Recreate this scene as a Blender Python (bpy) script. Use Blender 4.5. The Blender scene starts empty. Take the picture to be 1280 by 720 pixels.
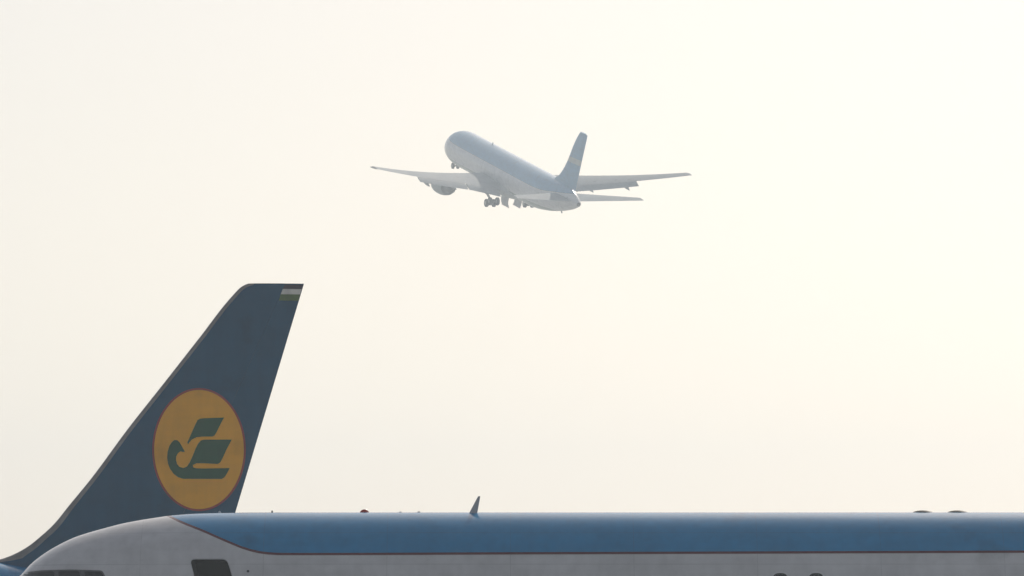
import bpy, bmesh, math
import numpy as np
from mathutils import Vector, Matrix
from mathutils.geometry import tessellate_polygon

# ------------------------------------------------------------------ camera, sky, sun, exposure
S = bpy.context.scene
COL = S.collection
FPX = 7800.0                       # focal length in pixels of a 1280 px wide frame
PITCH = math.atan(550 / FPX)       # horizon lies 550 px under the picture's middle
EYE = Vector((0, 0, 1.8))
cam_d = bpy.data.cameras.new('camera')
cam = bpy.data.objects.new('camera', cam_d)
COL.objects.link(cam)
cam_d.sensor_width = 36
cam_d.lens = 36 * FPX / 1280
cam_d.clip_start = 0.5
cam_d.clip_end = 20000
cam.location = EYE
cam.rotation_euler = (math.pi / 2 + PITCH, 0, 0)
S.camera = cam

SUN_EL, SUN_AZ = math.radians(36.0), math.radians(17.0)      # ahead of the camera, out to the right
W = bpy.data.worlds.new('World')
S.world = W
W.use_nodes = True
wn = W.node_tree
wn.nodes.clear()
sky = wn.nodes.new('ShaderNodeTexSky')
sky.sky_type = 'NISHITA'
sky.sun_disc = False
sky.sun_elevation = SUN_EL
sky.sun_rotation = SUN_AZ
sky.altitude = 450
sky.air_density = 1.0
sky.dust_density = 2.3
sky.ozone_density = 1.0
bg = wn.nodes.new('ShaderNodeBackground')
bg.inputs['Strength'].default_value = 0.088
wo = wn.nodes.new('ShaderNodeOutputWorld')
hs = wn.nodes.new('ShaderNodeHueSaturation')               # dusty air: a paler sky than clean air gives
hs.inputs['Saturation'].default_value = 0.6
wn.links.new(sky.outputs[0], hs.inputs['Color'])
tint = wn.nodes.new('ShaderNodeMix')                          # dust turns the daylight cream
tint.data_type = 'RGBA'; tint.blend_type = 'MULTIPLY'
tint.inputs[0].default_value = 1.0
tint.inputs[7].default_value = (1.04, 0.95, 0.875, 1)
wn.links.new(hs.outputs[0], tint.inputs[6])
wn.links.new(tint.outputs[2], bg.inputs[0])
wn.links.new(bg.outputs[0], wo.inputs[0])

sun_d = bpy.data.lights.new('sun', 'SUN')
sun_d.energy = 2.2
sun_d.angle = math.radians(0.5)
sun_d.color = (1.0, 0.915, 0.80)
sun = bpy.data.objects.new('sun', sun_d)
COL.objects.link(sun)
sdir = Vector((math.sin(SUN_AZ) * math.cos(SUN_EL), math.cos(SUN_AZ) * math.cos(SUN_EL), math.sin(SUN_EL)))
sun.rotation_euler = sdir.to_track_quat('Z', 'Y').to_euler()
sun.location = (0, 0, 300)

S.view_settings.view_transform = 'Standard'
S.view_settings.look = 'None'
S.view_settings.gamma = 1
S.view_settings.exposure = 0.09
HAZE_DENSITY = 0.00046
HAZE_G = 0.52
S.render.engine = 'CYCLES'
S.cycles.volume_bounces = 2
S.cycles.max_bounces = 8
S.cycles.use_denoising = True

# ------------------------------------------------------------------ helpers
def world_at(px, py, Y):
    """World point on the depth plane Y that the pixel (1280x720) looks at."""
    ux, uy = (px - 640) / FPX, (360 - py) / FPX
    d = Vector((ux, math.cos(PITCH) - uy * math.sin(PITCH), math.sin(PITCH) + uy * math.cos(PITCH)))
    return EYE + d * ((Y - EYE.y) / d.y)

def pchip(xs, ys):
    xs, ys = np.array(xs, float), np.array(ys, float)
    h = np.diff(xs); dl = np.diff(ys) / h
    m = np.zeros_like(xs)
    m[0], m[-1] = dl[0], dl[-1]
    for i in range(1, len(xs) - 1):
        if dl[i - 1] * dl[i] > 0:
            w1, w2 = 2 * h[i] + h[i - 1], h[i] + 2 * h[i - 1]
            m[i] = (w1 + w2) / (w1 / dl[i - 1] + w2 / dl[i])
    def f(x):
        x = min(max(float(x), xs[0]), xs[-1])
        i = min(max(int(np.searchsorted(xs, x)) - 1, 0), len(xs) - 2)
        t = (x - xs[i]) / h[i]
        return float(ys[i] * (1 + 2 * t) * (1 - t) ** 2 + h[i] * m[i] * t * (1 - t) ** 2
                     + ys[i + 1] * t * t * (3 - 2 * t) + h[i] * m[i + 1] * t * t * (t - 1))
    return f

def lin(xs, ys):
    return lambda x: float(np.interp(x, xs, ys))

def finish(bm, name, mats, parent=None, smooth=True, angle=35, recalc=True):
    if recalc:
        bmesh.ops.recalc_face_normals(bm, faces=bm.faces[:])
    me = bpy.data.meshes.new(name)
    bm.to_mesh(me); bm.free()
    if smooth:
        me.polygons.foreach_set('use_smooth', [True] * len(me.polygons))
        me.set_sharp_from_angle(angle=math.radians(angle))
    for m in (mats if isinstance(mats, (list, tuple)) else [mats]):
        me.materials.append(m)
    o = bpy.data.objects.new(name, me)
    COL.objects.link(o)
    if parent is not None:
        o.parent = parent
    return o

def thing(name, label, cat, loc, rot=None):
    o = bpy.data.objects.new(name, None)
    COL.objects.link(o)
    o.empty_display_size = 2
    o.location = loc
    if rot is not None:
        o.rotation_mode = 'XYZ'
        o.rotation_euler = rot
    o['label'] = label
    o['category'] = cat
    return o

def loft(bm, rings, cap0=True, cap1=True, closed=True):
    vr = [[bm.verts.new(p) for p in r] for r in rings]
    n = len(rings[0])
    for a, b in zip(vr[:-1], vr[1:]):
        for i in range(n if closed else n - 1):
            j = (i + 1) % n
            bm.faces.new((a[i], a[j], b[j], b[i]))
    if cap0: bm.faces.new(vr[0][::-1])
    if cap1: bm.faces.new(vr[-1])
    return vr

def tube(bm, p0, p1, r0, r1=None, n=16):
    p0, p1 = Vector(p0), Vector(p1)
    r1 = r0 if r1 is None else r1
    d = (p1 - p0).normalized()
    a = d.orthogonal().normalized(); b = d.cross(a)
    loft(bm, [[p + (a * math.cos(2 * math.pi * i / n) + b * math.sin(2 * math.pi * i / n)) * r for i in range(n)]
              for p, r in ((p0, r0), (p1, r1))])

def lathe(bm, c, axis, prof, n=48, cap0=True, cap1=True):
    """prof: (distance along the axis, radius)."""
    c, d = Vector(c), Vector(axis).normalized()
    a = d.orthogonal().normalized(); b = d.cross(a)
    loft(bm, [[c + d * s + (a * math.cos(2 * math.pi * i / n) + b * math.sin(2 * math.pi * i / n)) * r for i in range(n)]
              for s, r in prof], cap0, cap1)

def box(bm, c, s, M=None):
    r = bmesh.ops.create_cube(bm, size=1)
    T = Matrix.Translation(Vector(c)) @ (M.to_4x4() if M else Matrix.Identity(4)) @ Matrix.Diagonal((*s, 1))
    bmesh.ops.transform(bm, matrix=T, verts=r['verts'])

# ------------------------------------------------------------------ materials
def nodes(m):
    m.use_nodes = True
    nt = m.node_tree
    return nt, nt.nodes['Principled BSDF']

def nn(nt, typ, **kw):
    n = nt.nodes.new(typ)
    for k, v in kw.items(): setattr(n, k, v)
    return n

def math_n(nt, op, a, b=None, clamp=False):
    n = nn(nt, 'ShaderNodeMath', operation=op, use_clamp=clamp)
    for i, v in enumerate((a, b)):
        if v is None: continue
        if isinstance(v, (int, float)): n.inputs[i].default_value = v
        else: nt.links.new(v, n.inputs[i])
    return n.outputs[0]

def mix_c(nt, f, a, b):
    n = nn(nt, 'ShaderNodeMix', data_type='RGBA')
    for s, v in ((n.inputs[0], f), (n.inputs[6], a), (n.inputs[7], b)):
        if isinstance(v, (int, float)): s.default_value = v
        elif isinstance(v, tuple): s.default_value = (*v, 1)
        else: nt.links.new(v, s)
    return n.outputs[2]

def wear(nt, P, col, co, rough, dirt=0.16):
    """Grime and washed-out patches that lie on the paint itself, plus uneven gloss and slightly wavy skin."""
    mp = nn(nt, 'ShaderNodeMapping')
    nt.links.new(co, mp.inputs[0])
    mp.inputs['Scale'].default_value = (0.55, 0.55, 1.6)
    n1 = nn(nt, 'ShaderNodeTexNoise'); n1.inputs['Scale'].default_value = 1.3; n1.inputs['Detail'].default_value = 7
    n1.inputs['Roughness'].default_value = 0.62
    nt.links.new(mp.outputs[0], n1.inputs['Vector'])
    mp2 = nn(nt, 'ShaderNodeMapping')
    nt.links.new(co, mp2.inputs[0])
    mp2.inputs['Scale'].default_value = (5.0, 5.0, 0.7)          # streaks that run down the side
    n2 = nn(nt, 'ShaderNodeTexNoise'); n2.inputs['Scale'].default_value = 1.0; n2.inputs['Detail'].default_value = 6
    nt.links.new(mp2.outputs[0], n2.inputs['Vector'])
    s = math_n(nt, 'ADD', math_n(nt, 'MULTIPLY', n1.outputs[0], 0.6), math_n(nt, 'MULTIPLY', n2.outputs[0], 0.4))
    r = nn(nt, 'ShaderNodeMapRange'); nt.links.new(s, r.inputs[0])
    r.inputs[1].default_value, r.inputs[2].default_value = 0.36, 0.64
    r.inputs[3].default_value, r.inputs[4].default_value = 1 - dirt, 1 + dirt * 0.5
    n3 = nn(nt, 'ShaderNodeTexNoise'); n3.inputs['Scale'].default_value = 1.1; n3.inputs['Detail'].default_value = 4   # smudges
    nt.links.new(co, n3.inputs['Vector'])
    r3 = nn(nt, 'ShaderNodeMapRange'); nt.links.new(n3.outputs[0], r3.inputs[0])
    r3.inputs[1].default_value, r3.inputs[2].default_value = 0.60, 0.74
    r3.inputs[3].default_value, r3.inputs[4].default_value = 1.0, 1 - dirt * 1.6
    v = nn(nt, 'ShaderNodeVectorMath', operation='SCALE')
    if isinstance(col, tuple): v.inputs[0].default_value = col
    else: nt.links.new(col, v.inputs[0])
    nt.links.new(math_n(nt, 'MULTIPLY', r.outputs[0], r3.outputs[0]), v.inputs['Scale'])
    nt.links.new(v.outputs[0], P.inputs['Base Color'])
    rr = nn(nt, 'ShaderNodeMapRange'); nt.links.new(n1.outputs[0], rr.inputs[0])
    rr.inputs[3].default_value, rr.inputs[4].default_value = rough * 0.75, rough * 1.3
    nt.links.new(rr.outputs[0], P.inputs['Roughness'])
    bp = nn(nt, 'ShaderNodeBump'); bp.inputs['Strength'].default_value = 0.15; bp.inputs['Distance'].default_value = 0.02
    nt.links.new(n1.outputs[0], bp.inputs['Height'])
    nt.links.new(bp.outputs[0], P.inputs['Normal'])

def paint(name, col, rough=0.4, metal=0.0, dirt=0.16, coat=0.0, spec=0.5):
    m = bpy.data.materials.new(name)
    nt, P = nodes(m)
    tc = nn(nt, 'ShaderNodeTexCoord')
    P.inputs['Metallic'].default_value = metal
    P.inputs['Specular IOR Level'].default_value = spec
    P.inputs['Coat Weight'].default_value = coat
    P.inputs['Coat Roughness'].default_value = 0.2
    wear(nt, P, col, tc.outputs['Object'], rough, dirt)
    return m

BLUE = (0.010, 0.245, 0.500)
FIN_BLUE = (0.001, 0.080, 0.165)
HAZED_BLUE = (0.18, 0.42, 0.64)  # livery blue made paler: some of the haze is put into the colour
WHITE = (0.64, 0.64, 0.645)
RED = (0.11, 0.004, 0.012)
GREEN = (0.003, 0.085, 0.030)

def livery(name, edge, xr, zr, stripe, belly=None, seams=True, rough=0.2, blue=BLUE, white=WHITE):
    """Aircraft skin: blue above a boundary curve, a thin red line on it, white below, optionally a green belly."""
    m = bpy.data.materials.new(name)
    nt, P = nodes(m)
    tc = nn(nt, 'ShaderNodeTexCoord')
    sp = nn(nt, 'ShaderNodeSeparateXYZ'); nt.links.new(tc.outputs['Object'], sp.inputs[0])
    x, z = sp.outputs[0], sp.outputs[2]
    u = nn(nt, 'ShaderNodeMapRange'); nt.links.new(x, u.inputs[0])
    u.inputs[1].default_value, u.inputs[2].default_value = xr
    fc = nn(nt, 'ShaderNodeFloatCurve'); nt.links.new(u.outputs[0], fc.inputs['Value'])
    c = fc.mapping.curves[0]
    pts = [((ex - xr[0]) / (xr[1] - xr[0]), (ez - zr[0]) / (zr[1] - zr[0])) for ex, ez in edge]
    while len(c.points) < len(pts): c.points.new(0.5, 0.5)
    for p, q in zip(c.points, pts):
        p.location = q; p.handle_type = 'AUTO_CLAMPED'
    fc.mapping.update()
    zb = math_n(nt, 'ADD', math_n(nt, 'MULTIPLY', fc.outputs[0], zr[1] - zr[0]), zr[0])
    dz = math_n(nt, 'SUBTRACT', z, zb)
    f_blue = math_n(nt, 'GREATER_THAN', dz, stripe)
    f_red = math_n(nt, 'GREATER_THAN', dz, -stripe * 0.4)
    base = white
    if belly is not None:
        base = mix_c(nt, math_n(nt, 'LESS_THAN', z, belly), white, (0.30, 0.37, 0.31))
    col = mix_c(nt, f_blue, mix_c(nt, f_red, base, RED), blue)
    if seams:
        # lap joints and barrel joints, soiled by use
        def line(v, per, off, w):
            q = math_n(nt, 'PINGPONG', math_n(nt, 'ADD', v, off), per / 2)
            return math_n(nt, 'LESS_THAN', q, w)
        zz = nn(nt, 'ShaderNodeTexNoise'); zz.inputs['Scale'].default_value = 0.8
        nt.links.new(tc.outputs['Object'], zz.inputs['Vector'])
        k = math_n(nt, 'MAXIMUM', line(z, 0.66, 0.12, 0.009), line(x, 2.54, 0.4, 0.008))
        k = math_n(nt, 'MULTIPLY', k, math_n(nt, 'MULTIPLY', zz.outputs[0], 0.3))
        col = mix_c(nt, k, col, (0.05, 0.05, 0.05))
    P.inputs['Coat Weight'].default_value = 0.0
    P.inputs['Coat Roughness'].default_value = 0.12
    wear(nt, P, col, tc.outputs['Object'], rough, 0.14)
    return m

M_white = paint('white_paint', WHITE, 0.4)
M_grey = paint('grey_wing_paint', (0.43, 0.45, 0.46), 0.75, spec=0.15)
M_blue = paint('blue_fin_paint', FIN_BLUE, 0.5, dirt=0.12, spec=0.3)
M_belly = paint('belly_grey', (0.50, 0.53, 0.51), 0.6)
M_hazed_blue = paint('hazed_blue_fin_paint', HAZED_BLUE, 0.5)
M_metal = paint('bare_leading_edge', (0.30, 0.29, 0.28), 0.45, metal=0.4, dirt=0.3)
M_yellow = paint('emblem_yellow', (0.92, 0.43, 0.0), 0.55, dirt=0.1)
M_red = paint('emblem_red', (0.36, 0.03, 0.025), 0.55)
M_green = paint('emblem_green', GREEN, 0.55)
M_flagblue = paint('flag_shaded_blue', (0.035, 0.025, 0.05), 0.55)  # the flag's blue stripe, with its shadow put into the colour
M_flagwhite = paint('flag_white', (0.74, 0.73, 0.68), 0.55)
M_flaggreen = paint('flag_green', (0.10, 0.17, 0.04), 0.55)
M_glass = paint('dark_glass', (0.006, 0.007, 0.008), 0.12, dirt=0.1)
M_frame = paint('windscreen_frame_grey', (0.10, 0.10, 0.10), 0.5)
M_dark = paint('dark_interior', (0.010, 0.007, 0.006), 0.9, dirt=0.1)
M_rubber = paint('tyre_rubber', (0.025, 0.025, 0.025), 0.8)
M_strut = paint('gear_metal', (0.35, 0.35, 0.34), 0.4, metal=0.5)
M_antenna = paint('antenna_grey', (0.45, 0.45, 0.46), 0.5)
M_black = paint('antenna_black', (0.03, 0.03, 0.028), 0.6)
M_beacon = paint('beacon_red', (0.5, 0.03, 0.012), 0.25)
M_pale = paint('pale_band', (0.58, 0.62, 0.58), 0.5)
M_cowl = paint('cowl_grey', (0.40, 0.44, 0.43), 0.4)
M_nozzle = paint('nozzle_metal', (0.22, 0.20, 0.19), 0.4, metal=0.7)

# ------------------------------------------------------------------ ground and haze
def make_ground():
    bm = bmesh.new()
    bmesh.ops.create_grid(bm, x_segments=4, y_segments=4, size=1)
    bmesh.ops.transform(bm, matrix=Matrix.Translation((0, 900, 0)) @ Matrix.Diagonal((1400, 1400, 1, 1)), verts=bm.verts)
    m = bpy.data.materials.new('concrete_apron')
    nt, P = nodes(m)
    tc = nn(nt, 'ShaderNodeTexCoord')
    br = nn(nt, 'ShaderNodeTexBrick'); nt.links.new(tc.outputs['Object'], br.inputs['Vector'])
    br.offset = 0
    br.inputs['Scale'].default_value = 0.2
    br.inputs['Brick Width'].default_value = 1.0; br.inputs['Row Height'].default_value = 1.0
    br.inputs['Mortar Size'].default_value = 0.006
    br.inputs['Color1'].default_value = (0.27, 0.26, 0.245, 1); br.inputs['Color2'].default_value = (0.33, 0.32, 0.30, 1)
    br.inputs['Mortar'].default_value = (0.06, 0.06, 0.06, 1)
    wear(nt, P, br.outputs[0], tc.outputs['Object'], 0.8, 0.25)
    o = finish(bm, 'ground', m, smooth=False)
    o['kind'] = 'structure'
    o['label'] = 'pale concrete airport apron under the parked aircraft'

def make_haze():
    bm = bmesh.new()
    lo, hi = Vector((-1450, -550, -1.0)), Vector((1450, 2350, 108))
    box(bm, (lo + hi) / 2, hi - lo)
    m = bpy.data.materials.new('haze')
    m.use_nodes = True
    nt = m.node_tree; nt.nodes.clear()
    v = nn(nt, 'ShaderNodeVolumePrincipled')
    v.inputs['Color'].default_value = (0.78, 0.90, 1.0, 1)
    v.inputs['Density'].default_value = HAZE_DENSITY
    v.inputs['Anisotropy'].default_value = HAZE_G
    o = nn(nt, 'ShaderNodeOutputMaterial')
    nt.links.new(v.outputs[0], o.inputs['Volume'])
    h = finish(bm, 'haze', m, smooth=False)
    h['kind'] = 'stuff'
    h['label'] = 'thin dusty haze over the whole airfield'

make_ground()
make_haze()

# ------------------------------------------------------------------ airliner building blocks
# local frame of every aircraft: x runs aft from the nose, y to starboard, z up
class Hull:
    def __init__(s, top, bot, half, mid):
        s.top, s.bot, s.half, s.mid = [pchip(*zip(*q)) for q in (top, bot, half, mid)]
        s.x0, s.x1 = top[0][0], top[-1][0]
    def point(s, x, t, off=0.0):
        m = s.mid(x); sn = math.sin(t)
        h = (s.top(x) - m) if sn > 0 else (m - s.bot(x))
        return Vector((x, (s.half(x) + off) * math.cos(t), m + (h + off) * sn))
    def side_y(s, x, z, off=0.0):
        m = s.mid(x)
        h = (s.top(x) - m) if z > m else (m - s.bot(x))
        q = 1 - ((z - m) / (h + 1e-6)) ** 2
        return (s.half(x)) * math.sqrt(max(q, 0.0)) + off
    def mesh(s, stations, n=72):
        bm = bmesh.new()
        loft(bm, [[s.point(x, 2 * math.pi * i / n) for i in range(n)] for x in stations])
        return bm

def skin_patch(hull, outline, side, off=0.004, rings=7, back=0.03):
    """A plate that lies on the hull: outline in side view (x, z), near side = -1."""
    pts = [Vector((p[0], 0, p[1])) for p in outline]
    # even out the outline
    ring = []
    for a, b in zip(pts, pts[1:] + pts[:1]):
        k = max(2, int((b - a).length / 0.05))
        ring += [a.lerp(b, i / k) for i in range(k)]
    c = sum(ring, Vector()) / len(ring)
    bm = bmesh.new()
    rr = []
    for k in range(rings):
        f = 1 - k / rings
        row = []
        for p in ring:
            q = c.lerp(p, f)
            row.append(Vector((q.x, side * hull.side_y(q.x, q.z, off), q.z)))
        rr.append(row)
    edge = [v - Vector((0, side * back, 0)) for v in rr[0]]
    loft(bm, [edge] + rr, False, True)
    return bm

def round_poly(pts, r, k=5):
    out = []
    n = len(pts)
    for i in range(n):
        p, a, b = Vector(pts[i]), Vector(pts[i - 1]), Vector(pts[(i + 1) % n])
        ra = min(r, (a - p).length * 0.45); rb = min(r, (b - p).length * 0.45)
        s, e = p + (a - p).normalized() * ra, p + (b - p).normalized() * rb
        for j in range(k + 1):
            t = j / k
            out.append(s * (1 - t) ** 2 + p * 2 * t * (1 - t) + e * t * t)
    return out

def naca(u):
    return (0.2969 * math.sqrt(max(u, 0)) - 0.126 * u - 0.3516 * u * u + 0.2843 * u ** 3 - 0.1036 * u ** 4) / 0.1

US = [0.5 * (1 - math.cos(math.pi * i / 18)) for i in range(19)]

def wing_mesh(secs, side, camber=0.015):
    """secs: (y, x of leading edge, z, chord, thickness ratio, twist in degrees)"""
    bm = bmesh.new()
    rings = []
    for y, xl, z, c, tc, tw in secs:
        r = []
        a = math.radians(tw)
        for u, s in [(u, 1) for u in US[::-1]] + [(u, -1) for u in US[1:-1]]:
            zz = s * tc * 0.5 * naca(u) * c + camber * c * 4 * u * (1 - u)
            xx = u * c
            r.append(Vector((xl + xx * math.cos(a) + zz * math.sin(a), side * y, z - xx * math.sin(a) + zz * math.cos(a))))
        rings.append(r)
    loft(bm, rings)
    return bm

def sec_at(secs, y):
    ys = [s[0] for s in secs]
    return [float(np.interp(y, ys, [s[k] for s in secs])) for k in range(6)]

def fill_secs(secs, n, bend=0.0):
    y0, y1 = secs[0][0], secs[-1][0]
    out = []
    for i in range(n + 1):
        y = y0 + (y1 - y0) * i / n
        s = sec_at(secs, y)
        s[2] += bend * (y - y0) ** 2
        out.append(s)
    return out

def wheel(parent, c, r, w, axis=(0, 1, 0)):
    d = Vector(axis).normalized()
    bm = bmesh.new()
    h = w / 2
    lathe(bm, c, d, [(-h * 0.8, r * 0.55), (-h, r * 0.7), (-h * 0.95, r * 0.88), (-h * 0.6, r * 0.98), (0, r), (h * 0.6, r * 0.98),
                     (h * 0.95, r * 0.88), (h, r * 0.7), (h * 0.8, r * 0.55)], 28)
    t = finish(bm, 'tyre', M_rubber, parent)
    bm = bmesh.new()
    lathe(bm, c, d, [(-h * 0.83, r * 0.2), (-h * 0.86, r * 0.5), (h * 0.86, r * 0.5), (h * 0.83, r * 0.2)], 20)
    finish(bm, 'rim', M_strut, parent)

def gear_leg(root, top, axle, r_strut, wheels, r_w, w_w, brace=None):
    """A leg with its wheels as sub-parts. wheels: list of centres."""
    top, axle = Vector(top), Vector(axle)
    bm = bmesh.new()
    m = top.lerp(axle, 0.55)
    tube(bm, top, m, r_strut * 1.25)
    tube(bm, m - (axle - top).normalized() * 0.05, axle, r_strut * 0.85)
    if brace: tube(bm, brace, m, r_strut * 0.6)
    xs = [Vector(w) for w in wheels]
    for a in xs:
        tube(bm, axle, a, r_strut * 0.6)
    leg = finish(bm, 'landing_gear', M_strut, root)
    for a in xs:
        wheel(leg, a, r_w, w_w)
    return leg

def nacelle(root, c, L, R, pylon, mat=M_cowl):
    """Turbofan: c = middle of the intake lip."""
    c = Vector(c); A = (1, 0, 0)
    bm = bmesh.new()
    lathe(bm, c, A, [(0.55 * L, R * 0.80), (0.25 * L, R * 0.80), (0.06 * L, R * 0.80), (0.0, R * 0.86), (0.01 * L, R * 0.92), (0.08 * L, R * 0.985), (0.25 * L, R),
                     (0.55 * L, R * 0.98), (0.80 * L, R * 0.90), (1.0 * L, R * 0.78), (1.0 * L, R * 0.74), (0.75 * L, R * 0.80)], 48, True, True)
    e = finish(bm, 'engine', mat, root)
    bm = bmesh.new()
    lathe(bm, c, A, [(0.8 * L, R * 0.70), (1.0 * L, R * 0.62), (1.22 * L, R * 0.48), (1.42 * L, R * 0.40), (1.42 * L, R * 0.37), (1.2 * L, R * 0.42)], 40)
    nz = finish(bm, 'nozzle', M_nozzle, e)
    bm = bmesh.new()
    lathe(bm, c, A, [(1.25 * L, R * 0.26), (1.42 * L, R * 0.2), (1.62 * L, R * 0.02)], 32)
    finish(bm, 'exhaust_cone', M_nozzle, e)
    bm = bmesh.new()
    (x0, z0, x1, z1, x2, z2, x3, z3) = pylon        # fore-bottom, fore-top, aft-top, aft-bottom, at the engine's y
    rings = []
    for f, w in ((0, 0.05), (0.15, 0.16), (0.5, 0.2), (0.85, 0.12), (1, 0.03)):
        xb, zb = x0 + (x3 - x0) * f, z0 + (z3 - z0) * f
        xt, zt = x1 + (x2 - x1) * f, z1 + (z2 - z1) * f
        rings.append([Vector((xb, c.y - w, zb)), Vector((xb, c.y + w, zb)), Vector((xt, c.y + w, zt)), Vector((xt, c.y - w, zt))])
    loft(bm, rings)
    finish(bm, 'pylon', mat, e)
    return e

class Fin:
    """Fin given by its leading and trailing edge as functions of height."""
    def __init__(s, le, te, half):
        s.le, s.te, s.half = le, te, half
    def th(s, x, z):
        a, b = s.le(z), s.te(z)
        return s.half(z) * naca(min(max((x - a) / (b - a), 0), 1))
    def strip(s, zs, f0, f1, k, power=1.0):
        """closed skin between chord fractions f0(z) and f1(z)"""
        bm = bmesh.new()
        rings = []
        for z in zs:
            a, b = s.le(z), s.te(z)
            u0, u1 = f0(z), f1(z)
            us = [u0 + (u1 - u0) * (i / k) ** power for i in range(k + 1)]
            r = [Vector((a + (b - a) * u, -s.half(z) * naca(u), z)) for u in us]
            r += [Vector((v.x, -v.y, v.z)) for v in r[::-1]]
            rings.append(r)
        loft(bm, rings)
        bmesh.ops.remove_doubles(bm, verts=bm.verts[:], dist=1e-5)
        return bm
    def decal(s, poly, off, side=-1, step=0.12):
        """flat marking, cut fine enough to follow the skin"""
        bm = bmesh.new()
        vs = [bm.verts.new((p[0], 0, p[1])) for p in poly]
        for tri in tessellate_polygon([[Vector((p[0], p[1], 0)) for p in poly]]):
            bm.faces.new([vs[i] for i in tri])
        xs, zs = [p[0] for p in poly], [p[1] for p in poly]
        for ax, v in ((0, xs), (2, zs)):
            q = math.floor(min(v) / step) * step + step
            while q < max(v):
                no = [0, 0, 0]; no[ax] = 1
                co = [0, 0, 0]; co[ax] = q
                bmesh.ops.bisect_plane(bm, geom=bm.verts[:] + bm.edges[:] + bm.faces[:], dist=1e-5, plane_co=co, plane_no=no)
                q += step
        for v in bm.verts:
            v.co.y = side * (s.th(v.co.x, v.co.z) + off)
        bmesh.ops.recalc_face_normals(bm, faces=bm.faces[:])
        if bm.faces[:] and sum(fc.normal.y for fc in bm.faces) * side < 0:
            bmesh.ops.reverse_faces(bm, faces=bm.faces[:])
        return bm

def fixed(v): return lambda z: v

# ------------------------------------------------------------------ 1. the airliner parked in front
FY = 130.0
NOSE = world_at(-100, 640.5, FY)
ZC = NOSE.z - 2.0
fg_root = thing('parked_airliner', 'white airliner with blue roof parked nose left in front, dark doorway open behind its cockpit', 'airliner', (NOSE.x, FY, 0))

def fg_local(px, py, y=0.0):
    w = world_at(px, py, FY + y)
    return w.x - NOSE.x, w.z                    # local x, height over the ground

sil = [(28.4, 717), (36, 708), (47, 698.3), (61, 688.4), (76.3, 679.8), (94, 671.5), (114, 665), (131, 660.3), (154.7, 654.2), (197, 646.8), (214, 644.4),
       (253, 641.8), (300, 640.9), (360, 640.6)]
top = [(0.0, ZC - 0.85), (0.2, ZC - 0.58), (0.6, ZC - 0.33), (1.2, ZC + 0.0), (1.65, ZC + 0.3)] + [fg_local(*p) for p in sil] + [(9.5, ZC + 2.0), (41, ZC + 2.0), (44, ZC + 1.95), (46, ZC + 1.75), (47.2, ZC + 1.4)]
bot = [(x, ZC + z) for x, z in [(0, -0.86), (0.2, -1.1), (0.6, -1.35), (1.2, -1.55), (2.1, -1.75), (3.5, -1.93), (5, -2.02), (7, -2.05), (33, -2.05), (40, -1.0), (46, 0.6), (47.2, 1.0)]]
half = [(0, 0.01), (0.2, 0.45), (0.6, 0.77), (1.2, 1.06), (2.1, 1.34), (3.5, 1.62), (5, 1.79), (6.5, 1.87), (8, 1.88), (34, 1.88), (40, 1.35), (45, 0.7), (47.2, 0.25)]
mid = [(x, ZC + z) for x, z in [(0, -0.855), (1.2, -0.72), (2.1, -0.5), (3.5, -0.25), (5, -0.08), (7, 0), (34, 0), (40, 0.3), (47.2, 1.2)]]
fgh = Hull(top, bot, half, mid)

def fg_skin(px, py):
    """local (x, z) of a pixel that lies on the near side of the hull"""
    y = -1.6
    for _ in range(6):
        x, z = fg_local(px, py, y)
        y = -fgh.side_y(x, z)
    return x, z

edge_px = [(206, 645.4), (227, 653.4), (255, 664.7), (273.75, 673.0), (292.5, 681), (311, 687.8), (326, 691.2), (345, 693), (380, 693.2)]
edge = [fg_skin(*p) for p in edge_px]
edge[0] = (edge[0][0], ZC + 1.95)
e_end = fg_skin(1250, 690.3)
slope = (e_end[1] - edge[-1][1]) / (e_end[0] - edge[-1][0])
edge = [(0, ZC + 2.9), (edge[0][0] - 0.8, ZC + 2.35)] + edge + [(x, edge[-1][1] + slope * (x - edge[-1][0])) for x in (12, 25, 48)]
M_skin = livery('front_airliner_skin', edge, (0, 48), (ZC - 1, ZC + 3), 0.036)
st = list(np.concatenate([np.linspace(0, 0.5, 8)[:-1] ** 1, np.linspace(0.5, 8, 64)[:-1], np.linspace(8, 34, 40)[:-1], np.linspace(34, 47.2, 24)]))
st[0] = 0.004
hull_o = finish(fgh.mesh(st, 128), 'fuselage', [M_skin], fg_root)

# the open doorway: cut into the hull
dw = [(237.6, 699.2), (283.6, 699.2), (290.5, 722), (297, 760), (300, 812), (250, 812), (247, 760), (243.5, 722)]
dwl = round_poly([Vector(fg_skin(*p)) for p in dw], 0.11)
bm = bmesh.new()
loft(bm, [[Vector((p.x, y, p.y)) for p in dwl] for y in (-2.6, 0.4)])
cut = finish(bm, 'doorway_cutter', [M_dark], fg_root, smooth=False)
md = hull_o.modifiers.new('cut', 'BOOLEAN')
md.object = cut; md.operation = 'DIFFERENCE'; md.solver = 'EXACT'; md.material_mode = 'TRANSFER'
bpy.context.view_layer.update()
dg = bpy.context.evaluated_depsgraph_get()
new = bpy.data.meshes.new_from_object(hull_o.evaluated_get(dg))
hull_o.modifiers.clear()
old = hull_o.data
hull_o.data = new
new.name = 'fuselage'
new.set_sharp_from_angle(angle=math.radians(35))
cm = cut.data
bpy.data.objects.remove(cut); bpy.data.meshes.remove(cm); bpy.data.meshes.remove(old)

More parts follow.
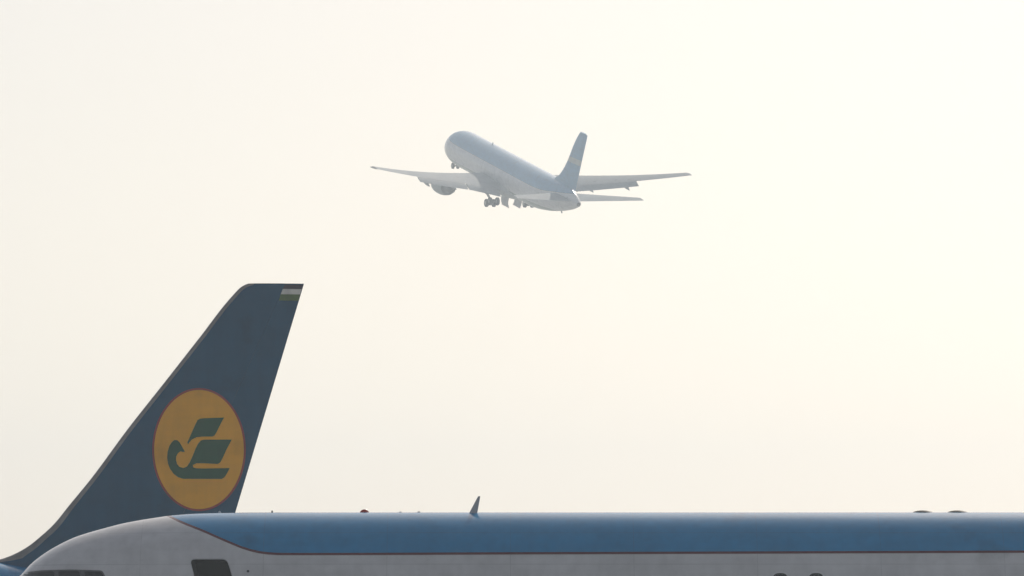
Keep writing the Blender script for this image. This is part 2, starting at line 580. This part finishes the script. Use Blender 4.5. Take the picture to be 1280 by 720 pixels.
# doorway frame: a thin rim round the cut
bm = bmesh.new()
inn = dwl
c = sum(inn, Vector((0, 0))) / len(inn)
outp = [c + (p - c) * 1.0 + (p - c).normalized() * 0.02 for p in inn]
rows = []
for q, o in ((inn, -0.03), (inn, 0.004), (outp, 0.004), (outp, -0.01)):
    rows.append([Vector((p.x, -fgh.side_y(p.x, p.y, o), p.y)) for p in q])
loft(bm, rows, False, False)
finish(bm, 'door_frame', M_antenna, fg_root)

# cockpit windows, near side and mirrored
panes = [[(27.0, 719.5), (36, 716.2), (52, 714.6), (67.6, 714.0), (69, 748), (8, 742)],
         [(73.0, 713.8), (99.6, 713.6), (102, 748), (75, 748)],
         [(105.6, 713.6), (127, 714.8), (137, 736), (134, 746), (108, 748)]]
surround = [(24.5, 718.5), (36, 714.6), (52, 712.8), (90, 711.8), (128, 713.0), (139, 736), (136, 749), (8, 747)]
for sd in (-1, 1):
    finish(skin_patch(fgh, round_poly([Vector(fg_skin(*p)) for p in surround], 0.06, 4), sd, 0.003, 12), 'windscreen_frame', M_frame, fg_root)
for pl in panes:
    ol = round_poly([Vector(fg_skin(*p)) for p in pl], 0.05, 4)
    for sd in (-1, 1):
        finish(skin_patch(fgh, ol, sd, 0.009), 'cockpit_window', M_glass, fg_root)

# two cabin windows with pale frames
for cx in (975.5, 1020.3):
    for sd in (-1, 1):
        wx0, wz0 = fg_skin(cx - 9.5, 716.4); wx1, wz1 = fg_skin(cx + 9.5, 746)
        pl = round_poly([Vector((wx0, wz0)), Vector((wx1, wz0)), Vector((wx1, wz1)), Vector((wx0, wz1))], 0.13, 6)
        cc = sum(pl, Vector((0, 0))) / len(pl)
        w = finish(skin_patch(fgh, [cc + (p - cc) * 1.16 for p in pl], sd, 0.003), 'window', M_white, fg_root)
        finish(skin_patch(fgh, pl, sd, 0.007), 'pane', M_glass, w)

# static port behind the door
x0, z0 = fg_skin(310, 714)
finish(skin_patch(fgh, [(x0 + 0.028 * math.cos(k), z0 + 0.028 * math.sin(k)) for k in np.linspace(0, 6.28, 13)[:-1]], -1, 0.004, 2), 'static_port', M_black, fg_root)

# things along the crown
def crown(px, y=0.0):
    return fg_local(px, 640.5, y)[0]

def crown_blade(px0, px1, ptx0, ptx1, pty, w, mat, name, y=0.0):
    xb0, xb1, xt0, xt1 = crown(px0, y), crown(px1, y), crown(ptx0, y), crown(ptx1, y)
    zt = fg_local(600, pty, y)[1]
    zb = fgh.top(xb0) - 0.06
    bm = bmesh.new()
    rings = []
    for k in range(9):
        f = k / 8
        a, b = xb0 + (xt0 - xb0) * f, xb1 + (xt1 - xb1) * f
        ww = w * (1 - 0.6 * f) * (1 if k < 8 else 0.4)
        z = zb + (zt - zb) * f
        prof = [(0, 0), (0.15, 0.8), (0.45, 1), (0.8, 0.5), (1, 0.05), (0.8, -0.5), (0.45, -1), (0.15, -0.8)]
        rings.append([Vector((a + (b - a) * u, y + ww * v, z)) for u, v in prof])
    loft(bm, rings)
    return finish(bm, name, mat, fg_root)

bl = crown_blade(585.2, 596.2, 597.6, 600.4, 620.3, 0.035, M_antenna, 'blade_antenna', -0.25)
def crown_dome(px, wpx, pz, mat, name, y=0.0, wy=None):
    """low blister on the crown: px middle, wpx length, top at pixel height pz"""
    x = crown(px, y); L = wpx / 60 / 2
    zt = fg_local(px, pz, y)[1]
    zb = fgh.top(x) - 0.05 - (1.88 - math.sqrt(max(1.88 ** 2 - y * y, 0)))
    wy = L * 0.5 if wy is None else wy
    bm = bmesh.new()
    rings = []
    for k in range(8):
        a = k / 7 * math.pi / 2
        f = max(math.cos(a), 0.02)
        rings.append([Vector((x + L * f * math.cos(t), y + wy * f * math.sin(t), zb + (zt - zb) * math.sin(a))) for t in np.linspace(0, 2 * math.pi, 25)[:-1]])
    loft(bm, rings)
    return finish(bm, name, mat, fg_root)

crown_dome(455.5, 13, 636.6, M_beacon, 'beacon_light')
for p in (1153.5, 1197):
    crown_dome(p, 31, 637.8, M_black, 'loop_antenna', 0.0, 0.16)
for p, wd, tz in ((500.5, 6, 639.2), (523.5, 6, 639.0)):
    crown_dome(p, wd, tz, M_antenna, 'drain_fitting')
crown_blade(338.8, 341.6, 339.2, 341.0, 638.2, 0.02, M_black, 'stub_antenna')
crown_dome(274.5, 5, 638.6, M_white, 'antenna_base')

# wings, engines, tail and gear of the front airliner
fw = [(1.2, 15.5, ZC - 1.2, 8.6, 0.13, 1), (6.2, 19.1, ZC - 0.8, 5.6, 0.11, 0), (19.0, 27.4, ZC + 0.25, 1.75, 0.1, -2)]
tl = [(0.5, 40.8, ZC + 0.9, 4.4, 0.1, 0), (7.6, 46.0, ZC + 1.75, 1.6, 0.09, 0)]
def lower_half(root, hull_z, wsecs, tsecs, nose_x, main_x, eng, gear_r=0.5):
    for sd in (-1, 1):
        finish(wing_mesh(fill_secs(wsecs, 12), sd), 'wing', M_grey, root)
        finish(wing_mesh(fill_secs(tsecs, 6), sd, 0), 'tailplane', M_grey, root)
        ex, ey, ez, L, R = eng
        nacelle(root, (ex, sd * ey, ez), L, R, (ex + 0.8, ez + R * 0.9, ex + 1.6, ez + R * 1.3, ex + L * 1.9, ez + R * 1.25, ex + L * 1.5, ez + R * 0.4))
        ws = [(main_x + dx, sd * (3.66 + dy), gear_r) for dx in (-0.57, 0.57) for dy in (-0.43, 0.43)]
        gear_leg(root, (main_x, sd * 3.66, hull_z - 1.1), (main_x, sd * 3.66, gear_r), 0.16, ws, gear_r, 0.38, (main_x, sd * 1.5, hull_z - 1.5))
    gear_leg(root, (nose_x, 0, hull_z - 1.7), (nose_x, 0, 0.4), 0.11, [(nose_x, dy, 0.4) for dy in (-0.3, 0.3)], 0.4, 0.25, (nose_x + 1.3, 0, hull_z - 1.7))
lower_half(fg_root, ZC, fw, tl, 5.4, 23.8, (15.4, 6.4, ZC - 2.05, 3.4, 1.15))
ff = Fin(lin([ZC + 1.2, ZC + 2.6, ZC + 9.0], [36.5, 38.4, 43.9]), lin([ZC + 1.2, ZC + 9.0], [44.4, 46.9]), lin([ZC + 1.2, ZC + 9.0], [0.28, 0.13]))
finish(ff.strip(list(np.linspace(ZC + 1.3, ZC + 9.0, 14)), fixed(0), fixed(1), 18, 1.6), 'tail_fin', M_blue, fg_root)

# ------------------------------------------------------------------ 2. the airliner whose tail stands behind
TY = 155.0
tref = world_at(0, 703, TY)
TX0 = tref.x - 39.8
TZ = tref.z - 1.5
tail_root = thing('airliner_with_emblem_tail', 'parked airliner behind, its dark blue tail fin bearing a yellow oval with a green bird', 'airliner', (TX0, TY, 0))
def t_local(px, py, y=0.0):
    w = world_at(px, py, TY + y)
    return w.x - TX0, w.z
top = [(x, TZ + z) for x, z in [(0, -0.85), (0.2, -0.58), (0.6, -0.33), (1.2, 0.0), (2.2, 0.75), (3.0, 1.3), (4.2, 1.75), (5.6, 1.96), (7.5, 2.0), (33, 2.0), (36, 1.93), (38, 1.76), (39.8, 1.50), (40.5, 1.38), (42, 1.15), (45, 0.78), (47.2, 0.5)]]
bot = [(x, TZ + z) for x, z in [(0, -0.86), (0.2, -1.1), (0.6, -1.35), (1.2, -1.55), (2.1, -1.75), (3.5, -1.93), (5, -2.02), (7, -2.05), (30, -2.05), (36, -1.6), (42, -0.6), (46, 0.0), (47.2, 0.2)]]
mid = [(x, TZ + z) for x, z in [(0, -0.855), (1.2, -0.72), (2.1, -0.5), (3.5, -0.25), (5, -0.08), (7, 0), (34, 0), (38, 0.1), (42, 0.3), (47.2, 0.35)]]
half_t = [(0, 0.01), (0.2, 0.45), (0.6, 0.77), (1.2, 1.06), (2.1, 1.34), (3.5, 1.62), (5, 1.79), (6.5, 1.87), (8, 1.88), (32, 1.88), (38, 1.5), (42, 1.05), (45, 0.6), (47.2, 0.2)]
th = Hull(top, bot, half_t, mid)
M_skin2 = livery('rear_airliner_skin', [(0, TZ + 2.9), (4, TZ + 2.3), (5.5, TZ + 1.7), (7.2, TZ + 1.1), (9, TZ + 0.95), (25, TZ + 0.95), (36, TZ + 0.6), (41, TZ + 0.1), (48, TZ - 0.8)], (0, 48), (TZ - 1, TZ + 3), 0.055)
st2 = [0.004] + list(np.linspace(0.1, 0.6, 6)) + list(np.linspace(0.9, 8, 24)) + list(np.linspace(9, 33, 18)) + list(np.linspace(33.5, 47.2, 30))
finish(th.mesh(st2, 96), 'fuselage', M_skin2, tail_root)

le_px = [(-25, 740), (-25, 703), (-10, 701.2), (2.4, 698.5), (22, 690.6), (38.3, 680.7), (49, 672), (61.5, 661), (69, 653.4), (87, 631), (112.5, 600), (160, 535.8),
         (204.4, 479.5), (249, 422.5), (293, 367), (303, 357.6), (309.5, 354.6)]
lel = [t_local(*p) for p in le_px]
lel = sorted([(z, x) for x, z in lel])
te_a, te_b = t_local(379.6, 356), t_local(294.3, 640)
te_s = (te_a[0] - te_b[0]) / (te_a[1] - te_b[1])
f_le = pchip([q[0] for q in lel], [q[1] for q in lel])
f_te = lambda z: te_b[0] + te_s * (z - te_b[1])
z_lo, z_hi = lel[0][0], lel[-1][0]
fin = Fin(f_le, f_te, lin([z_lo, z_lo + 2, z_hi - 0.1, z_hi], [0.24, 0.24, 0.14, 0.12]))
zs = sorted(set([q[0] for q in lel] + list(np.linspace(z_lo, lel[6][0], 22)) + list(np.linspace(lel[6][0], lel[-3][0], 46)) + list(np.linspace(lel[-3][0], z_hi, 9))))
zs = [z for i, z in enumerate(zs) if i == 0 or z - zs[i - 1] > 1e-4]
# bare metal strip along the leading edge; its width is measured square to the edge
def lew(z):
    dx = f_le(z + 0.03) - f_le(z - 0.03)
    s = abs(dx) / 0.06
    wd = float(np.interp(z, [z_lo, t_local(60, 661)[1], t_local(100, 610)[1], z_hi], [0.15, 0.15, 0.12, 0.10]))
    u = wd * min(math.sqrt(1 + s * s), 3.2) / (f_te(z) - f_le(z))
    return min(u, 0.6)
finish(fin.strip(zs, fixed(0), lew, 12, 1.8), 'leading_edge', M_metal, tail_root)
finish(fin.strip(zs, lew, fixed(0.70), 24, 1.2), 'tail_fin', M_blue, tail_root)
rud = fin.strip([z for z in zs if z > z_lo + 0.3], fixed(0.7015), fixed(1), 12)
finish(rud, 'rudder', M_blue, tail_root)

def em(X, Y): return t_local(180 + X / 4, 470 + Y / 4, -0.2)
ec = t_local(248.6, 561.8, -0.2); er = (t_local(305.6, 561.8, -0.2)[0] - ec[0], t_local(248.6, 486.3, -0.2)[1] - ec[1])
def ell(k, n=96): return [(ec[0] + er[0] * k[0] * math.cos(a), ec[1] + er[1] * k[1] * math.sin(a)) for a in np.linspace(0, 2 * math.pi, n + 1)[:-1]]
finish(fin.decal(ell((1.022, 1.017)), 0.004), 'emblem_border', M_red, tail_root, recalc=False)
disc = finish(fin.decal(ell((0.978, 0.984)), 0.008), 'emblem_disc', M_yellow, tail_root, recalc=False)
feather = [(267, 221), (280, 213), (300, 211), (400, 207), (388, 228), (376, 252), (362, 281), (352, 297), (342, 302), (290, 303), (262, 306), (240, 317), (226, 333), (220, 342), (217, 330), (226, 312), (238, 284), (252, 252)]
bird = [(152, 320), (166, 321), (178, 332), (190, 352), (204, 378), (196, 380), (182, 377), (170, 386), (161, 402), (160, 420), (165, 440), (178, 455), (198, 460), (215, 452), (228, 432), (243, 400), (258, 362),
        (270, 338), (284, 322), (300, 318), (438, 317), (424, 343), (408, 374), (392, 410), (380, 432), (368, 439), (345, 438), (300, 436), (262, 436), (244, 445), (246, 457), (262, 461), (300, 462), (400, 460), (427, 459), (415, 484), (402, 505), (388, 514),
        (195, 514), (170, 506), (148, 489), (130, 464), (120, 438), (116, 408), (118, 378), (128, 348), (140, 330)]
for pl in (feather, bird):
    finish(fin.decal([em(*p) for p in pl], 0.012), 'bird_emblem', M_green, disc, recalc=False)

def flag_row(y0, y1, xa, xb):
    p = []
    for (x, y) in ((xa, y0), (xb, y1)): p.append(t_local(x, y, -0.14))
    z1, z0 = p[0][1], p[1][1]
    return [(p[0][0], z1), (p[1][0], z0), (f_te(z0) - 0.015, z0), (f_te(z1) - 0.015, z1)]
flag = None
for y0, y1, xa, xb, mt, nm in ((355.6, 361.0, 356.2, 353.4, M_flagblue, 'flag'), (361.0, 367.6, 353.4, 350.8, M_flagwhite, 'flag_stripe'), (367.6, 375.5, 350.8, 348.4, M_flaggreen, 'flag_stripe')):
    o = finish(fin.decal(flag_row(y0, y1, xa, xb), 0.006), nm, mt, flag or tail_root, recalc=False)
    flag = flag or o
tw = [(1.2, 15.5, TZ - 1.2, 8.6, 0.13, 1), (6.2, 19.1, TZ - 0.8, 5.6, 0.11, 0), (19.0, 27.4, TZ + 0.25, 1.75, 0.1, -2)]
tt = [(0.3, 41.2, TZ + 0.3, 4.0, 0.1, 0), (7.4, 45.6, TZ + 0.8, 1.6, 0.09, 0)]
lower_half(tail_root, TZ, tw, tt, 5.4, 23.8, (15.4, 6.4, TZ - 2.05, 3.4, 1.15))

# ------------------------------------------------------------------ 3. the airliner climbing away in the haze
A_YAW, A_PITCH, A_ROLL = math.radians(-69.829), math.radians(15.013), math.radians(0.695)
fly = thing('climbing_airliner', 'twin engine airliner climbing away into the haze with its wheels still lowered', 'airliner', (-8.803, 906.78, 87.064), (A_ROLL, A_PITCH, A_YAW))
top = [(0, -0.6), (0.25, -0.1), (0.8, 0.45), (1.6, 1.05), (2.5, 1.75), (3.6, 2.25), (5.2, 2.58), (7.5, 2.7), (42, 2.7), (47, 2.62), (50, 2.35), (52.5, 1.75), (53.8, 1.1)]
bot = [(0, -0.62), (0.25, -1.05), (0.8, -1.5), (1.6, -1.9), (2.5, -2.2), (3.6, -2.45), (5.2, -2.64), (7.5, -2.71), (34, -2.71), (38, -2.66), (43, -2.15), (47, -1.45), (50, -0.8), (52.5, -0.1), (53.8, 0.4)]
half = [(0, 0.01), (0.25, 0.55), (0.8, 1.05), (1.6, 1.55), (2.5, 1.95), (3.6, 2.25), (5.2, 2.46), (7.5, 2.51), (37, 2.51), (42, 2.2), (47, 1.5), (51, 0.9), (53.8, 0.35)]
mid = [(0, -0.61), (2.5, -0.3), (5.2, -0.05), (7.5, 0), (36, 0), (42, 0.4), (48, 0.8), (53.8, 0.8)]
fh = Hull(top, bot, half, mid)
M_skin3 = livery('climbing_airliner_skin', [(0, 2.6), (2.0, 1.75), (4, 1.3), (8, 1.0), (30, 0.95), (42, 0.9), (48, 1.4), (54, 2.2)], (0, 54), (-3, 4), 0.02, belly=-1.5, blue=HAZED_BLUE, white=(0.82, 0.82, 0.82))  # blue and white lightened, part of the distance fade is in the colour
st3 = [0.004] + list(np.linspace(0.1, 0.8, 6)) + list(np.linspace(1.1, 8, 20)) + list(np.linspace(9, 36, 20)) + list(np.linspace(37, 53.8, 26))
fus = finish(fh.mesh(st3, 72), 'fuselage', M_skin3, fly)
bm = bmesh.new()
lathe(bm, (53.7, 0, 0.72), (1, 0, 0.1), [(0, 0.3), (0.25, 0.26), (0.3, 0.2)], 20)
finish(bm, 'exhaust_pipe', M_nozzle, fly)
# belly fairing round the wing root
bm = bmesh.new()
rings = []
for k in range(15):
    f = k / 14
    e = max(math.sin(math.pi * f), 0.03) ** 0.45
    rings.append([Vector((17.5 + 17 * f, 2.75 * e * math.cos(t), -1.9 + 1.25 * e * math.sin(t))) for t in np.linspace(0, 2 * math.pi, 33)[:-1]])
loft(bm, rings)
finish(bm, 'belly_fairing', M_belly, fly)

ws = [(1.8, 18.6, -1.55, 11.0, 0.13, 1.5), (7.6, 22.5, -0.98, 7.0, 0.115, 0.5), (23.45, 33.6, 0.25, 2.3, 0.1, -2)]
wsf = fill_secs(ws, 20, 0.0036)
fl_a, fl_b = 3.2, 16.4
for sd in (-1, 1):
    w = finish(wing_mesh(wsf, sd), 'wing', M_grey, fly)
    # flap panels behind and below the trailing edge
    for ya, yb in ((fl_a, 7.9), (8.1, fl_b)):
        fs = []
        for i in range(7):
            y = ya + (yb - ya) * i / 6
            s = sec_at(wsf, y)
            c = 0.13 * s[3] + 0.85
            fs.append((y, s[1] + s[3] - 0.22, s[2] - 0.06 - s[3] * math.sin(math.radians(s[5])), c, 0.13, 19))
        finish(wing_mesh(fs, sd, 0.01), 'flap', M_grey, w)
    for y in (5.2, 10.3, 15.0):
        s = sec_at(wsf, y)
        bm = bmesh.new()
        xe = s[1] + s[3]
        rings = []
        for k in range(9):
            f = k / 8
            e = max(math.sin(math.pi * f), 0.04) ** 0.7
            rings.append([Vector((xe - 2.2 + 4.0 * f, sd * y + 0.20 * e * math.cos(t), s[2] - 0.30 - 0.5 * f ** 1.5 + 0.32 * e * math.sin(t))) for t in np.linspace(0, 2 * math.pi, 17)[:-1]])
        loft(bm, rings)
        finish(bm, 'flap_track_fairing', M_grey, w)
    s = sec_at(wsf, 23.45)
    bm = bmesh.new()
    rings = []
    for k, f in enumerate((0.0, 0.5, 0.85, 1.0)):
        q = [v.co.copy() for v in []]
        c = s[3] * (1 - 0.45 * f * f)
        rings.append([Vector((s[1] + 0.3 * f + c * u, sd * (23.455 + 0.45 * f), s[2] + 0.05 + v * (1 - 0.6 * f))) for u, v in
                      ((0, 0), (0.1, 0.08), (0.35, 0.12), (0.7, 0.06), (1, 0), (0.7, -0.06), (0.35, -0.11), (0.1, -0.07))])
    loft(bm, rings)
    finish(bm, 'wing_tip', M_black if sd < 0 else M_grey, w)
    nacelle(fly, (18.4, sd * 7.9, -2.8), 3.7, 1.45, (20.0, -1.5, 22.6, -1.1, 26.6, -1.15, 24.6, -2.2))
    finish(wing_mesh(fill_secs([(0.6, 46.6, 0.95, 6.0, 0.1, 0), (9.3, 52.6, 1.6, 2.1, 0.09, 0)], 8), sd, 0), 'tailplane', M_grey, fly)

def blunt(z0, z1, a, b): return lin([z0, z1], [a, b])
ffl = Fin(pchip([1.6, 2.6, 3.3, 10.5, 10.7], [41.4, 43.6, 45.4, 52.2, 52.5]), lin([1.6, 10.7], [51.9, 55.2]), lin([1.6, 10.7], [0.42, 0.17]))
finish(ffl.strip(list(np.linspace(1.65, 10.7, 24)), fixed(0), fixed(0.72), 16, 1.6), 'tail_fin', M_hazed_blue, fly)
finish(ffl.strip(list(np.linspace(2.3, 10.6, 12)), fixed(0.722), fixed(1), 8), 'rudder', M_hazed_blue, fly)
for sd in (-1, 1):
    z0, z1 = 6.0, 6.8
    finish(ffl.decal([(ffl.le(z0) + 0.25, z0), (ffl.te(z0) - 0.1, z0), (ffl.te(z1) - 0.1, z1), (ffl.le(z1) + 0.25, z1)], 0.012, sd), 'tail_band', M_pale, fly, recalc=False)

# landing gear, half way into its bay
for sd in (-1, 1):
    ax = Vector((27.0, sd * 2.9, -3.95))
    g = gear_leg(fly, (26.8, sd * 4.7, -1.2), ax, 0.19, [ax + Vector((dx, sd * dy, 0.25 * (1 if dx > 0 else -1))) for dx in (-0.7, 0.7) for dy in (-0.55, 0.55)], 0.58, 0.42, (25.4, sd * 2.2, -1.9))
    bm = bmesh.new()
    rings = []
    for k in range(9):                          # bay door hanging from the keel
        f = k / 8
        rings.append([Vector((25.6 + 2.9 * i, sd * (0.75 + 0.25 * math.sin(f * 3) + w), -2.6 - 1.9 * f)) for i, w in ((0, 0), (1, 0), (1, 0.07), (0, 0.07))])
    loft(bm, rings)
    finish(bm, 'gear_door', M_white, fly)
gear_leg(fly, (5.0, 0, -2.2), (2.8, -0.15, -3.0), 0.12, [(2.8, dy - 0.15, -3.0) for dy in (-0.38, 0.38)], 0.46, 0.3, (5.9, 0, -2.5))
bm = bmesh.new()
tube(bm, (47.0, 0, -1.0), (47.6, 0, -1.6), 0.16, 0.1)
finish(bm, 'tail_skid', M_strut, fly)
bm = bmesh.new()
loft(bm, [[Vector((a, y, z)) for a, y in ((x0, 0), ((x0 + x1) / 2, 0.05), (x1, 0), ((x0 + x1) / 2, -0.05))] for x0, x1, z in ((17.0, 17.7, 2.6), (17.4, 17.75, 3.1))])
finish(bm, 'blade_antenna', M_white, fly)
